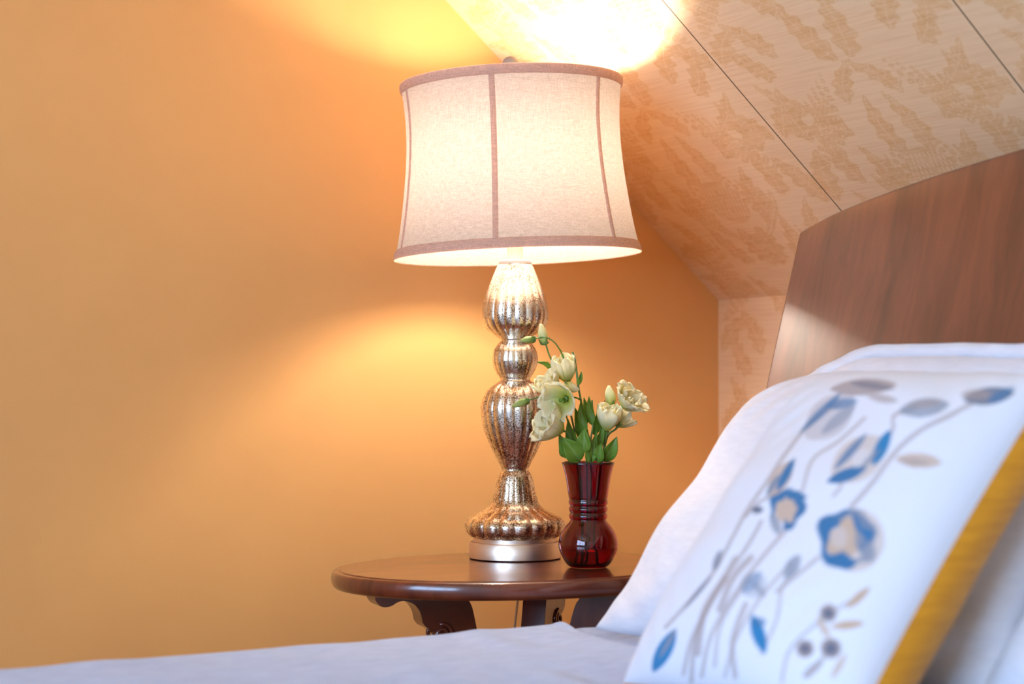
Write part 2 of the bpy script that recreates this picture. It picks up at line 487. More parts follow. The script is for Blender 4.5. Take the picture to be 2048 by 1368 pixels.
def head_x(z): return -.43 + .28 * (z - CAMZ)
yc = (BY0 + .01 + BY1 - .01) / 2
topc = catmull([(-.70, .240, 0), (-.79, .267, 0), (-.95, .296, 0), (-1.143, .321, 0), (-1.30, .334, 0), (2 * -.735 + .0, .338, 0)], 8)
half = [(p.x, p.y) for p in topc]
yc = -1.47
top = half + [(2 * yc - a, b) for a, b in reversed(half[:-1])]
NZ = 24
V, Q = [], []
zb = .28
for layer in (0, 1):
    for (y, zt) in top:
        for k in range(NZ + 1):
            z = zb + (CAMZ + zt - zb) * k / NZ
            V.append((head_x(z) + (.032 if layer else 0), y, z))
W = NZ + 1; NT_ = len(top); L = NT_ * W
for i in range(NT_ - 1):
    for k in range(NZ):
        a = i * W + k
        Q.append((a, a + 1, a + W + 1, a + W)); Q.append((L + a, L + a + W, L + a + W + 1, L + a + 1))
    a = i * W
    Q.append((a, a + W, L + a + W, L + a)); Q.append((a + NZ, L + a + NZ, L + a + W + NZ, a + W + NZ))
for k in range(NZ):
    Q.append((k, L + k, L + k + 1, k + 1)); a = (NT_ - 1) * W + k; Q.append((a, a + 1, L + a + 1, L + a))
hb = fixn(mesh('headboard', V, Q, M_HEAD, bed)); bevel(hb, .004, 3, 40)
for y in (-.74, -2.20):
    V, Q = box_geo((-.66, y - .035, 0), (-.59, y + .035, .34)); bevel(mesh('leg', V, Q, M_HEAD, bed, smooth=False), .004)
    V, Q = box_geo((-2.48, y - .035, 0), (-2.41, y + .035, .34)); bevel(mesh('leg', V, Q, M_HEAD, bed, smooth=False), .004)
for y in (-.735, -2.205):
    V, Q = box_geo((-2.49, y - .014, .20), (-.62, y + .014, .36)); bevel(mesh('side_rail', V, Q, M_HEAD, bed, smooth=False), .004)
V, Q = box_geo((BX1 + .02, BY1 + .02, .36), (BX0 - .03, BY0 - .02, BZ - .024))
mt = mesh('mattress', V, Q, M_SHEET, bed, smooth=True); bevel(mt, .045, 5)

# coverlet: cloth over the top, falling down both sides and the foot
CX0 = -.60; FOLD = -.815
def nz(x, y, z=0, s=1): return noise.noise(Vector((x * s, y * s, z)))
drop = .34; rad = .05
wy = BY0 - BY1
arc = []                          # cross-section points (y, z) from far hem, over the top, to near hem
for t in np.linspace(0, 1, 14)[:-1]: arc.append((BY0 + .004, BZ - rad - drop * (1 - t), 'side'))
for t in np.linspace(0, 1, 10): arc.append((BY0 + .004 - rad * (1 - cos(t * PI / 2)), BZ - rad + rad * sin(t * PI / 2), 'round'))
for t in np.linspace(0, 1, 122)[1:-1]: arc.append((BY0 - rad + (BY1 - BY0 + 2 * rad) * t, BZ, 'top'))
for t in np.linspace(0, 1, 10): arc.append((BY1 - .004 + rad * (1 - sin(t * PI / 2)), BZ - rad + rad * cos(t * PI / 2), 'round'))
for t in np.linspace(0, 1, 14)[1:]: arc.append((BY1 - .004, BZ - rad - drop * t, 'side'))
xs = list(np.linspace(0, .32, 130)) + list(np.linspace(.325, 1, 130))
V, Q = [], []
for t in xs:
    for (y, z, k) in arc:
        x = CX0 + (BX1 - CX0 + .02) * t + .012 * nz(y * 3, 4.2)* (1 - t)
        w = .0035 * nz(x, y, 1.3, 5) + .0022 * nz(x, y, 8.3, 14) + .004 * nz(x * .7, y * .7, 3, 3)
        fx = x - FOLD - .016 * nz(y * 3, 4.2); st = 1 / (1 + math.exp(max(-40, min(40, fx / .004))))
        ridge = .008 * st + .003 * math.exp(-((fx + .010) / .010) ** 2) - .008 * math.exp(-((fx - .006) / .007) ** 2) - .004
        ridge -= .017 * math.exp(-(abs(x + .985) / .055) ** 4 - (abs(y + 1.372) / .27) ** 6)
        ridge -= .012 * math.exp(-(abs(x + .765) / .075) ** 4) * (1 if y < -.80 else math.exp(-((y + .80) / .03) ** 2))
        ridge += .007 * math.exp(-((x - (-.96) - .05 * nz(y, 2, 0, 4)) / .03) ** 2) * max(0, nz(y, 0, 4, 3) + .3)
        hem = 0 if k != 'side' else .012 * nz(x * 6, z * 2, 0, 1.5)
        V.append((x, y + hem, z + (w + ridge if k != 'side' else 0)))
NA = len(arc)
for i in range(len(xs) - 1):
    for j in range(NA - 1):
        a = i * NA + j; Q.append((a, a + 1, a + NA + 1, a + NA))
cv = props(mesh('coverlet', V, Q, M_COVER, origin=(-1.5, -1.46, BZ)), 'pale blue white woven coverlet spread over the bed', 'coverlet')
solid(cv, .010, 1)
# ------------------------------------------------------------------ pillows
def pillow_pts(w, h, tf, tb, nu=70, nv=56, pinch=.06, seed=0, wr=.006, pw=3.2, ears=0.0, sag=0.0):
    """grid functions for front and back in (u,v,n): u across, v up, n towards the viewer"""
    def edge(a, b):
        x = a * w / 2 * (1 - pinch * (1 - b * b) * abs(a) ** 4 * 1.0); y = b * h / 2 * (1 - pinch * (1 - a * a) * abs(b) ** 4)
        return x, y
    def front(a, b, sgn, t):
        x, y = edge(a, b)
        e = max(0, (1 - abs(a) ** pw) * (1 - abs(b) ** pw)) ** .52
        wv = wr * (nz(x * 7 + seed, y * 7, seed * 1.7) + .6 * nz(x * 17 + seed, y * 15, seed * 2.9 + 5)) * (e ** .6)
        # creases running in from the corners
        wv += 1.3 * wr * sin(16 * (x * .5 + y) / max(w, h) + 3 * nz(x * 3, y * 3, seed) + seed) * max(0, nz(x * 3.3, y * 3.3, seed + 9) + .2) * e
        d = abs(abs(a) - abs(b)); cr = .5 * wr * math.exp(-(d / .25) ** 2) * sin(26 * (abs(a) + abs(b)) + seed) * (abs(a * b)) * e
        return x, y, sgn * (t * e) + wv + cr
    return front

def place(cen, lean, yaw=0.0, roll=0.0):
    """local (u,v,n) -> world. u runs from the far side (-) to the near side (+); leaning back towards +X"""
    U = Vector((0, -1, 0)); Vv = Vector((sin(lean), 0, cos(lean))); N = Vector((-cos(lean), 0, sin(lean)))
    R = Matrix.Rotation(yaw, 3, 'Z') @ Matrix.Rotation(roll, 3, N)
    U, Vv, N = R @ U, R @ Vv, R @ N
    cen = Vector(cen)
    return lambda x, y, z: cen + U * x + Vv * y + N * z

def pillow(name, label, cat, cen, w, h, tf, tb, lean, seed, mat, group=None, flange=0.0, nu=80, nv=60, yaw=0, roll=0, warp=None, pinch=.06, wr=.006):
    fn = pillow_pts(w, h, tf, tb, seed=seed, pinch=pinch, wr=wr); T = place(cen, lean, yaw, roll)
    V, Q = [], []
    idx = {}
    def lin(n): return [-cos(PI * i / n) * .55 + (2 * i / n - 1) * .45 for i in range(n + 1)]
    A, B = lin(nu), lin(nv)
    for side, (sgn, t) in enumerate(((1, tf), (-1, tb))):
        for i, a in enumerate(A):
            for j, b in enumerate(B):
                rim = i in (0, nu) or j in (0, nv)
                if side and rim: idx[1, i, j] = idx[0, i, j]; continue
                x, y, z = fn(a, b, sgn, t)
                if warp: x, y, z = warp(x, y, z, a, b)
                idx[side, i, j] = len(V); V.append(T(x, y, z))
    for side in (0, 1):
        for i in range(nu):
            for j in range(nv):
                q = (idx[side, i, j], idx[side, i + 1, j], idx[side, i + 1, j + 1], idx[side, i, j + 1])
                Q.append(q if side == 0 else tuple(reversed(q)))
    base = T(0, -h / 2, 0)
    if flange:
        th = thing(name, label, cat, base, group)
        fixn(mesh('pillowcase', V, Q, mat, th))
        # flange hem round the edge
        rim = [(a, -1) for a in A] + [(1, b) for b in B[1:]] + [(a, 1) for a in reversed(A[:-1])] + [(-1, b) for b in reversed(B[1:-1])]
        Vf, Qf = [], []
        for k, (a, b) in enumerate(rim):
            x, y, z = fn(a, b, 1, 0)
            if warp: x0, y0, z0 = warp(x, y, z, a, b)
            else: x0, y0, z0 = x, y, z
            gx = flange * (a if abs(a) == 1 else a ** 5); gy = flange * (b if abs(b) == 1 else b ** 5)
            for s in (0, .5, 1):
                wv = .006 * s * nz(k * .21, seed, s)
                Vf.append(T(x0 + gx * s, y0 + gy * s, z0 + wv))
        n = len(rim)
        for k in range(n):
            l = (k + 1) % n
            for s in (0, 1): Qf.append((k*3 + s, l*3 + s, l*3 + s + 1, k*3 + s + 1))
        solid(mesh('flange', Vf, Qf, mat, th), .004)
        return th
    o = fixn(mesh(name, V, Q, mat, origin=base))
    return props(o, label, cat, group)

ZB = BZ - .012                       # where the pillows sit
def C3(x, y, z): return (x, y, CAMZ + z)
def slumpA(x, y, z, a, b):
    t = max(0, b)
    return x, y - .075 * abs(a) ** 3 * t ** 2 * (1 if a < 0 else .3) + .010 * math.exp(-((a + .55) / .2) ** 2) * t + .007 * nz(a * 2.2, 1.0, 2.2) * t, z
# A: against the headboard
pillow('pillow', 'white pillow with a flat hem, rearmost, standing against the headboard', 'pillow', C3(-.520, -1.160, -.137), .68, .385, .046, .036,
       math.radians(16), 3.1, M_PILLOW, 'white bed pillows', flange=.018, pinch=.05, warp=slumpA, wr=.009)
# B: in front of A, leaning back; its far side makes the long white outline
leanB = math.radians(38.5)
def slump(x, y, z, a, b):
    # lower corners spread out on the bed
    k = max(0, -b) ** 3
    t = max(0, b)
    return x * (1 - .13 * t ** 3) + a * abs(a) * .022 * k, y - .030 * abs(a) ** 3 * t ** 2 * h_B + .006 * nz(a * 3, b * 3, 2.2), z + .010 * nz(x * 6, y * 9, 4.4) * (1 - a ** 4)
h_B = 1.0
pillow('pillow', 'plain white pillow leaning directly behind the embroidered cushion, its far side in view', 'pillow', C3(-.661, -1.175, -.158), .72, .445, .075, .042,
       leanB, 5.7, M_PILLOW, 'white bed pillows', warp=slump, pinch=.045, wr=.013)
pillow('pillow', 'plain white pillow at the right edge, nearest the camera', 'pillow', C3(-.652, -1.862, -.150), .68, .465, .080, .05,
       leanB, 9.2, M_PILLOW, 'white bed pillows', warp=slump, pinch=.045, wr=.008)

# C: embroidered cushion with an ochre gusset
leanC = math.radians(39)
cw, ch = .388, .452
cenC = Vector(C3(-.998, -1.3585, -.337)) + Vector((sin(leanC), 0, cos(leanC))) * (ch / 2) + Vector((0, 0, 0))
TC = place(cenC, leanC)
cush = thing('embroidered_cushion', 'white cushion embroidered with blue and taupe flowers, ochre band round its edge', 'cushion', TC(0, -ch / 2, 0))
fC = pillow_pts(cw, ch, .055, .045, seed=2.2, pinch=.045, wr=.006)
gus = .042
NU = 190
lin2 = [-cos(PI * i / NU) * .4 + (2 * i / NU - 1) * .6 for i in range(NU + 1)]
VF = np.array([TC(*fC(a, b, 1, .066)) for a in lin2 for b in lin2])
pix = np.array([project(p) for p in VF])
I = np.arange((NU + 1) ** 2).reshape(NU + 1, NU + 1)
QF = np.stack([I[:-1, :-1], I[1:, :-1], I[1:, 1:], I[:-1, 1:]], -1).reshape(-1, 4).tolist()
# the stitched design, traced in a 1716 x 1368 drawing of the cushion's face
dx = (pix[:, 0] - 1160) * 1.9324; dy = (pix[:, 1] - 660) * 1.9324
WHITE = np.array((.76, .78, .84)); BLUE = np.array((.035, .17, .36)); TAUPE = np.array((.38, .31, .30)); TAN = np.array((.56, .40, .29))
SLATE = np.array((.22, .26, .34)); DARK = np.array((.10, .13, .20)); BRIGHT = np.array((.02, .21, .44))
colr = np.tile(WHITE, (len(VF), 1))
def paint(mask, c, alpha=1.0):
    global colr
    mm = (np.clip(mask, 0, 1) * alpha)[:, None]
    colr = colr * (1 - mm) + c * mm
def ell(cx, cy, ra, rb, ang=0, soft=5):
    a = math.radians(ang); x = (dx - cx) * cos(a) + (dy - cy) * sin(a); y = -(dx - cx) * sin(a) + (dy - cy) * cos(a)
    d = (np.sqrt((x / ra) ** 2 + (y / rb) ** 2) - 1) * min(ra, rb)
    return np.clip(.5 - d / soft, 0, 1)
def leaf2(cx, cy, ra, rb, ang=0, soft=5):
    a = math.radians(ang); x = (dx - cx) * cos(a) + (dy - cy) * sin(a); y = -(dx - cx) * sin(a) + (dy - cy) * cos(a)
    w = rb * np.clip(1 - (x / ra) ** 2, 0, 1) ** .8
    return np.where(np.abs(x) < ra, np.clip(.5 - (np.abs(y) - w) / soft, 0, 1), 0)
def ring(cx, cy, rx, ry, w, lobes, c, ph=0.0, gap=None, alpha=1.0):
    th = np.arctan2((dy - cy) / ry, (dx - cx) / rx); rr = np.hypot((dx - cx) / rx, (dy - cy) / ry)
    R_ = 1 + .10 * np.cos(lobes * th + ph) + .06 * np.cos(2 * th + 1 + ph)
    ww = w / min(rx, ry) * (1 + .45 * np.cos((lobes - 2) * th + 2 * ph))
    mk = np.clip(.5 - (np.abs(rr - R_) - ww) * min(rx, ry) / 6, 0, 1)
    if gap:
        dd = np.abs(np.angle(np.exp(1j * (th - gap[0])))); mk = mk * np.clip((dd - gap[1]) / .15, 0, 1)
    paint(mk, c, alpha)
def line(pts, w, c, alpha=.8):
    cc = catmull([(a, b, 0) for a, b in pts], 10)
    d = np.full(len(dx), 1e9)
    for p, q in zip(cc[:-1], cc[1:]):
        e = q - p; L2 = max(e.x * e.x + e.y * e.y, 1e-6)
        t = np.clip(((dx - p.x) * e.x + (dy - p.y) * e.y) / L2, 0, 1)
        d = np.minimum(d, np.hypot(dx - p.x - e.x * t, dy - p.y - e.y * t))
    paint(np.clip(.5 - (d - w * 1.5) / 5, 0, 1), c, alpha * .85)
# stems
for pts, w in (([(330, 1150), (440, 1030), (520, 930), (590, 800), (650, 690), (720, 590), (800, 470), (900, 350), (1000, 285)], 5),
               ([(400, 1330), (430, 1200), (500, 1060), (580, 930), (650, 830), (700, 740)], 5),
               ([(470, 1340), (500, 1200), (560, 1080), (640, 960), (720, 860), (790, 780)], 5),
               ([(560, 1340), (600, 1200), (680, 1060), (760, 960), (820, 900)], 4),
               ([(430, 1360), (450, 1180), (540, 990), (600, 880)], 6), ([(455, 1250), (480, 1090), (560, 960)], 9), ([(540, 1080), (590, 960), (660, 880)], 9), ([(600, 1340), (590, 1200), (640, 1060)], 7), ([(520, 1300), (540, 1150), (600, 1040), (660, 960)], 4),
               ([(760, 1010), (830, 955), (920, 880)], 5), ([(860, 620), (900, 500), (1000, 430), (1100, 340)], 4),
               ([(1050, 680), (1130, 590), (1220, 470), (1320, 385), (1430, 330), (1510, 285)], 6),
               ([(980, 640), (1010, 600), (1000, 560)], 4), ([(700, 1250), (760, 1120), (780, 1000), (830, 920)], 4),
               ([(780, 1360), (800, 1260), (850, 1190), (960, 1100), (1060, 1040)], 4), ([(880, 1340), (920, 1290), (965, 1235)], 5),
               ([(1180, 440), (1210, 380), (1215, 330), (1300, 300)], 5), ([(640, 720), (700, 660), (770, 640)], 4)):
    line(pts, w, TAUPE)
# blossoms and leaves
paint(leaf2(325, 1240, 95, 30, -62), BRIGHT); paint(leaf2(340, 1210, 70, 10, -60), SLATE)
paint(leaf2(690, 1175, 80, 26, 72), BRIGHT); paint(ell(690, 1130, 30, 18, 0), BLUE, .7)
paint(ell(670, 985, 52, 52), SLATE, .35); paint(leaf2(665, 975, 55, 24, -50), BLUE, .45); paint(leaf2(690, 1000, 40, 14, 50), SLATE, .6)
paint(leaf2(820, 915, 55, 26, -60), SLATE, .75); paint(leaf2(530, 890, 45, 14, -70), DARK, .7)
paint(leaf2(455, 1015, 90, 9, -50), DARK, .6)
# large blossom
paint(ell(1060, 812, 118, 122, 10), TAN, .55)
paint(ell(1015, 800, 72, 84), TAN, .9)
ring(1022, 805, 84, 92, 21, 5, BLUE, .6, (.95, .25)); ring(1040, 810, 100, 92, 14, 6, SLATE, 1.9, (3.0, 1.2), .75)
paint(ell(1000, 800, 34, 44), WHITE * .9, .3); paint(leaf2(1010, 893, 62, 26, 10), BLUE); paint(leaf2(1090, 830, 60, 24, 70), SLATE, .8)
# upper blossom
paint(leaf2(1075, 500, 130, 78, -38), TAN, .55); paint(leaf2(1030, 560, 82, 24, -20), BLUE); paint(leaf2(1165, 455, 78, 24, -64), BRIGHT)
paint(leaf2(1045, 470, 95, 16, -48), BLUE, .8); paint(ell(1085, 495, 40, 30, -40), WHITE * .9, .5); paint(leaf2(1120, 500, 60, 12, -45), SLATE, .7)
# small blossoms on the far side
paint(ell(800, 692, 46, 56), TAN, .9)
ring(797, 692, 54, 66, 13, 5, BLUE, .3, (2.2, .35)); paint(leaf2(830, 640, 48, 20, 10), BLUE); paint(leaf2(755, 750, 46, 18, 70), SLATE, .8); paint(ell(685, 695, 22, 14), DARK)
paint(leaf2(775, 575, 82, 36, -58), TAN, .8); paint(leaf2(795, 560, 74, 17, -62), BLUE); paint(leaf2(745, 600, 50, 12, -60), SLATE)
paint(leaf2(965, 335, 125, 72, -42), TAUPE, .45); paint(leaf2(930, 320, 115, 15, -44), BLUE, .8); paint(leaf2(1000, 345, 90, 22, -40), SLATE, .6); paint(leaf2(1010, 285, 66, 20, -10), BLUE, .7)
paint(leaf2(1095, 220, 130, 32, -4), TAUPE, .9); paint(leaf2(1130, 215, 90, 14, 8), DARK, .6); paint(leaf2(1170, 265, 60, 16, 10), TAUPE, .7)
paint(leaf2(1330, 300, 100, 36, -8), SLATE, .75); paint(leaf2(1330, 285, 70, 16, -6), TAUPE, .6)
paint(leaf2(1580, 255, 100, 34, -8), DARK, .85); paint(leaf2(1630, 250, 60, 18, -30), BLUE, .6); paint(leaf2(1530, 250, 60, 20, 0), TAUPE, .7)
paint(leaf2(1310, 505, 92, 28, 5), TAN, .8); paint(leaf2(1290, 510, 60, 12, 5), TAUPE, .6)
# berries
for cx, cy, rr in ((960, 1095, 34), (970, 1230, 40), (870, 1232, 34)):
    paint(ell(cx, cy, rr, rr), TAUPE); paint(ell(cx, cy, rr * .6, rr * .6), DARK, .8)
paint(leaf2(1075, 1035, 62, 16, -42), TAN); paint(leaf2(1035, 1140, 66, 16, -6), TAN); paint(leaf2(940, 1150, 50, 14, 60), TAN, .8)
paint(leaf2(1000, 1300, 60, 14, -60), TAN, .7); paint(leaf2(900, 1310, 55, 16, -40), TAUPE, .7)
fr_ = mesh('front_panel', VF, QF, M_EMB, cush, colors=colr)
fr_['label'] = 'white front panel embroidered with blue and taupe flowers'
# gusset and back
A2 = [-1 + 2 * i / 60 for i in range(61)]
rim = [(a, -1) for a in A2] + [(1, b) for b in A2[1:]] + [(a, 1) for a in reversed(A2[:-1])] + [(-1, b) for b in reversed(A2[1:-1])]
Vg, Qg = [], []
for k, (a, b) in enumerate(rim):
    x, y, z = fC(a, b, 1, 0)
    for s in range(7):
        t = s / 6; bul = .006 * sin(PI * t); na, nb = (a if abs(a) == 1 else 0), (b if abs(b) == 1 else 0)
        pu = .0014 * nz(k * .9, t * 2)
        Vg.append(TC(x + na * (bul + pu), y + nb * (bul + pu), z - gus * t))
n = len(rim)
for k in range(n):
    l = (k + 1) % n
    for s in range(6): Qg.append((k*7 + s, k*7 + s + 1, l*7 + s + 1, l*7 + s))
g_ = mesh('gusset', Vg, Qg, M_ORANGE, cush); g_['label'] = 'ochre orange band round the edge'
Vb = []; Qb = []
for a in A2:
    for b in A2:
        x, y, z = fC(a, b, -1, .03); Vb.append(TC(x, y, z - gus))
for i in range(60):
    for j in range(60):
        q = i * 61 + j; Qb.append((q, q + 1, q + 62, q + 61))
mesh('back_panel', Vb, Qb, M_ORANGE, cush)

# ------------------------------------------------------------------ side table
TZ = .70
TCEN = Vector((-.728, -.454, 0))
tab = thing('side_table', 'oval mahogany side table with scrolled legs beside the bed', 'table', TCEN)
ea, eb = .295, .237
def oval(prof, n=120):
    V, Q = [], []
    for (d, z) in prof:         # d = inset from the rim
        for i in range(n):
            t = 2 * PI * i / n
            V.append((TCEN.x + (ea - d) * cos(t), TCEN.y + (eb - d) * sin(t), TZ + z))
    for j in range(len(prof) - 1):
        for i in range(n):
            k = (i + 1) % n; Q.append((j*n + i, j*n + k, (j+1)*n + k, (j+1)*n + i))
    Q.append(tuple(range(n))); m_ = (len(prof) - 1) * n; Q.append(tuple(reversed(range(m_, m_ + n))))
    return V, Q
prof = [(.022, 0), (.014, 0), (.0135, -.0008), (.0125, -.0022), (.011, -.0022), (.0095, -.0012), (.006, -.0014), (.003, -.003), (.0012, -.006), (.0004, -.010), (0, -.014),
        (.0006, -.019), (.0025, -.0235), (.006, -.0265), (.012, -.0275), (.02, -.0275)]
tt = fixn(mesh('tabletop', *oval(prof), M_TABLE, tab)); sharp(tt, 50)
# scrolled leg: outline in (distance from the centre, height)
out = [(.238, TZ - .026), (.236, TZ - .042), (.226, TZ - .052), (.212, TZ - .052), (.200, TZ - .046), (.189, TZ - .045), (.176, TZ - .050), (.168, TZ - .058), (.163, TZ - .068),
       (.161, TZ - .078), (.155, TZ - .086), (.144, TZ - .092), (.137, TZ - .098), (.131, TZ - .104), (.118, TZ - .13), (.092, TZ - .19), (.070, TZ - .26), (.064, TZ - .34),
       (.070, TZ - .42), (.100, TZ - .52), (.150, TZ - .60), (.205, TZ - .655), (.238, TZ - .675), (.25, TZ - .69), (.246, .0)]
inn = [(.215, .0), (.17, .025), (.115, .085), (.060, .17), (.028, .28), (.022, .36), (.032, .45), (.055, .53), (.070, .595), (.080, .640), (.088, TZ - .045), (.092, TZ - .026)]
pl = [(p.x, p.y) for p in catmull([(a, b, 0) for a, b in out], 3)] + [(p.x, p.y) for p in catmull([(a, b, 0) for a, b in inn], 3)]
def leg(ang, off=0.0, name='leg'):
    d = Vector((0, 0, 0)) - r * 0
    dr_ = r * cos(ang) + f * sin(ang); pe = Vector((-dr_.y, dr_.x, 0))
    V = []
    for s in (-1, 1):
        for (a, z) in pl:
            V.append(TCEN + dr_ * (a + off * min(1, max(0, (z - .25) / .4))) + pe * (s * .020) + UP * z)
    n = len(pl)
    bm = bmesh.new()
    bv = [bm.verts.new(v) for v in V]
    bm.faces.new(bv[:n]); bm.faces.new(list(reversed(bv[n:])))
    for i in range(n):
        k = (i + 1) % n; bm.faces.new((bv[i], bv[i + n], bv[k + n], bv[k]))
    bmesh.ops.recalc_face_normals(bm, faces=bm.faces)
    big = [fc for fc in bm.faces if len(fc.verts) > 4]
    bmesh.ops.triangulate(bm, faces=big)
    me = bpy.data.meshes.new(name)
    for v in bm.verts: v.co = v.co - TCEN
    bm.to_mesh(me); bm.free()
    o = bpy.data.objects.new(name, me); COL.objects.link(o); o.parent = tab; me.materials.append(M_TABLE); ORG[o] = TCEN
    bevel(o, .004, 2, 50)
    # carved scroll at the knee
    for s in (-1, 1):
        pts = []
        for k in range(26):
            a_ = k / 25 * 3.2 * PI; q = .016 * (1 - k / 32)
            pts.append(TCEN + dr_ * (.128 + off + q * cos(a_ + 1.2)) + UP * (TZ - .098 + q * sin(a_ + 1.2)) + pe * (s * .0205))
        mesh('carving', *tube_geo(pts, .0035, 8), M_TABLE, o)
    return o
leg(math.radians(203)); leg(math.radians(347), .018); leg(math.radians(67))
V, Q = lathe_geo(smooth_prof([(.012, .20), (.03, .21), (.042, .25), (.038, .31), (.045, .35), (.03, .39), (.010, .40)], 5), 40, TCEN, cap0=True, cap1=True)
fixn(mesh('column', V, Q, M_TABLE, tab))

# ------------------------------------------------------------------ lamp
LP = Vector(P(1030, 1115, 2.94)); LP.z = TZ
K = 2.94 / FP
def zy(y): return (775 - y) * K + CAMZ - TZ - .0006
lamp = thing('table_lamp', 'lit table lamp with linen drum shade on ribbed mercury glass base', 'lamp', LP)
V, Q = lathe_geo([(.001, 0.0008), (.0735, .0008), (.0748, .002), (.0748, .026), (.0738, .0275), (.068, .028), (.068, .0365), (.0668, .0372), (.001, .0372)], 96, LP, cap0=True, cap1=True)
sharp(fixn(mesh('base_plate', V, Q, M_NICK, lamp)), 40)
gp = [(66, 1075.6), (85, 1073), (96, 1063), (100, 1051), (99.5, 1043.6), (92, 1034), (74, 1024), (57, 1015), (47, 1003), (42, 985), (38.5, 968), (33.5, 950), (27, 938),
      (32.5, 925), (45, 900), (56, 876), (65, 850), (69, 825), (68.5, 810), (62, 790), (52.5, 776), (38, 765), (30, 758), (38, 744), (44.5, 728), (45.8, 716), (42.5, 700), (35, 688), (29.5, 680),
      (43, 668.5), (57, 657), (64, 645), (66.5, 630), (65, 612), (60, 592), (51, 568), (42, 546), (34, 529), (24, 527.5)]
gp = [(a * K, zy(b)) for a, b in gp]
gp = smooth_prof(gp, 5)
NR = 18
def flute(rad, z, th):
    t = abs(sin(NR * th / 2)); amp = .042 * min(1, max(0, (rad - .016) / .03))
    return rad * (1 - amp * (1 - t ** .8) )
V, Q = lathe_geo(gp, NR * 14, LP, flute, cap0=True, cap1=True)
fixn(mesh('glass_body', V, Q, M_MERC, lamp))
ztop = zy(527)
V, Q = lathe_geo([(.001, ztop - .001), (.0262, ztop - .001), (.0268, ztop), (.0268, ztop + .004), (.0255, ztop + .0052), (.014, ztop + .0056), (.0140, ztop + .007), (.0132, ztop + .0075),
                  (.0132, ztop + .035), (.0165, ztop + .038), (.0165, ztop + .085), (.012, ztop + .088), (.001, ztop + .088)], 48, LP, cap0=True, cap1=True)
sharp(fixn(mesh('socket', V, Q, M_SOCK, lamp)), 40)
zb_ = CAMZ - TZ + .372           # bulb centre above the table
V, Q = lathe_geo(smooth_prof([(.001, zb_ + .033), (.018, zb_ + .029), (.029, zb_ + .012), (.031, zb_ - .004), (.024, zb_ - .026), (.014, zb_ - .048), (.012, ztop + .086)], 4), 32, LP, cap0=True, cap1=True)
bulb = fixn(mesh('bulb', V, Q, M_BULB, lamp))
# shade in its own tilted frame
tilt = Matrix.Rotation(-math.radians(2.2), 3, f)
shc = LP + Vector((0, 0, CAMZ - TZ + .2138)) + r * ((1035 - 1029.5) * K)
zt_ = .283
sp_pts = [(.2005, .0), (.1965, .015), (.1905, .045), (.1835, .090), (.1775, .140), (.1745, .185), (.1745, .225), (.1775, .262), (.1805, zt_)]
spf = smooth_prof(sp_pts, 6)
def shade_r(z):
    for (r0, z0), (r1, z1) in zip(spf[:-1], spf[1:]):
        if z0 <= z <= z1 + 1e-9: return r0 + (r1 - r0) * (z - z0) / max(z1 - z0, 1e-9)
    return spf[-1][0]
def shp(rad, th, z):             # th measured from straight towards the camera, positive to the right
    return shc + tilt @ ((r * sin(th) - f * cos(th)) * rad + UP * z)
n = 144
V = [shp(rad, 2 * PI * i / n, z) for rad, z in spf for i in range(n)]
Q = [(j*n + i, j*n + (i+1) % n, (j+1)*n + (i+1) % n, (j+1)*n + i) for j in range(len(spf) - 1) for i in range(n)]
shade = mesh('lamp_shade', V, Q, M_LINEN, lamp)
def band(z0, z1, out_, name, roll):
    prof = []
    for k in range(17):
        t = k / 16; z = z0 + (z1 - z0) * t
        prof.append((shade_r(min(max(z, 0), zt_)) + out_ * (.35 + .9 * sin(PI * t) ** .6), z))
    prof += [(shade_r(min(max(z1, 0), zt_)) - .0012, z1)] if z1 > zt_ else []
    if z0 < 0: prof.insert(0, (shade_r(0) - .0012, z0))
    m_ = len(prof)
    V = [shp(rad, 2 * PI * i / n, z) for rad, z in prof for i in range(n)]
    Q = [(j*n + i, j*n + (i+1) % n, ((j+1) % m_)*n + (i+1) % n, ((j+1) % m_)*n + i) for j in range(m_ - 1) for i in range(n)]
    return fixn(mesh(name, V, Q, M_TRIM, shade))
band(-.001, .0155, .0022, 'bottom_trim', 0); band(zt_ - .0145, zt_ + .001, .0024, 'top_trim', 0)
for k in range(6):
    th0 = math.radians(-10 + 60 * k)
    V, Q = [], []
    zs = [.013 + (zt_ - .026) * j / 30 for j in range(31)]
    hw = .0046
    for z in zs:
        rad = shade_r(z)
        for t, o_ in ((-1, .0003), (-.6, .0016), (0, .0020), (.6, .0016), (1, .0003)):
            V.append(shp(rad + o_, th0 + t * hw / rad, z))
    for j in range(30):
        for s in range(4): Q.append((j*5 + s, j*5 + s + 1, (j+1)*5 + s + 1, (j+1)*5 + s))
    mesh('rib_tape', V, Q, M_TRIM, shade)
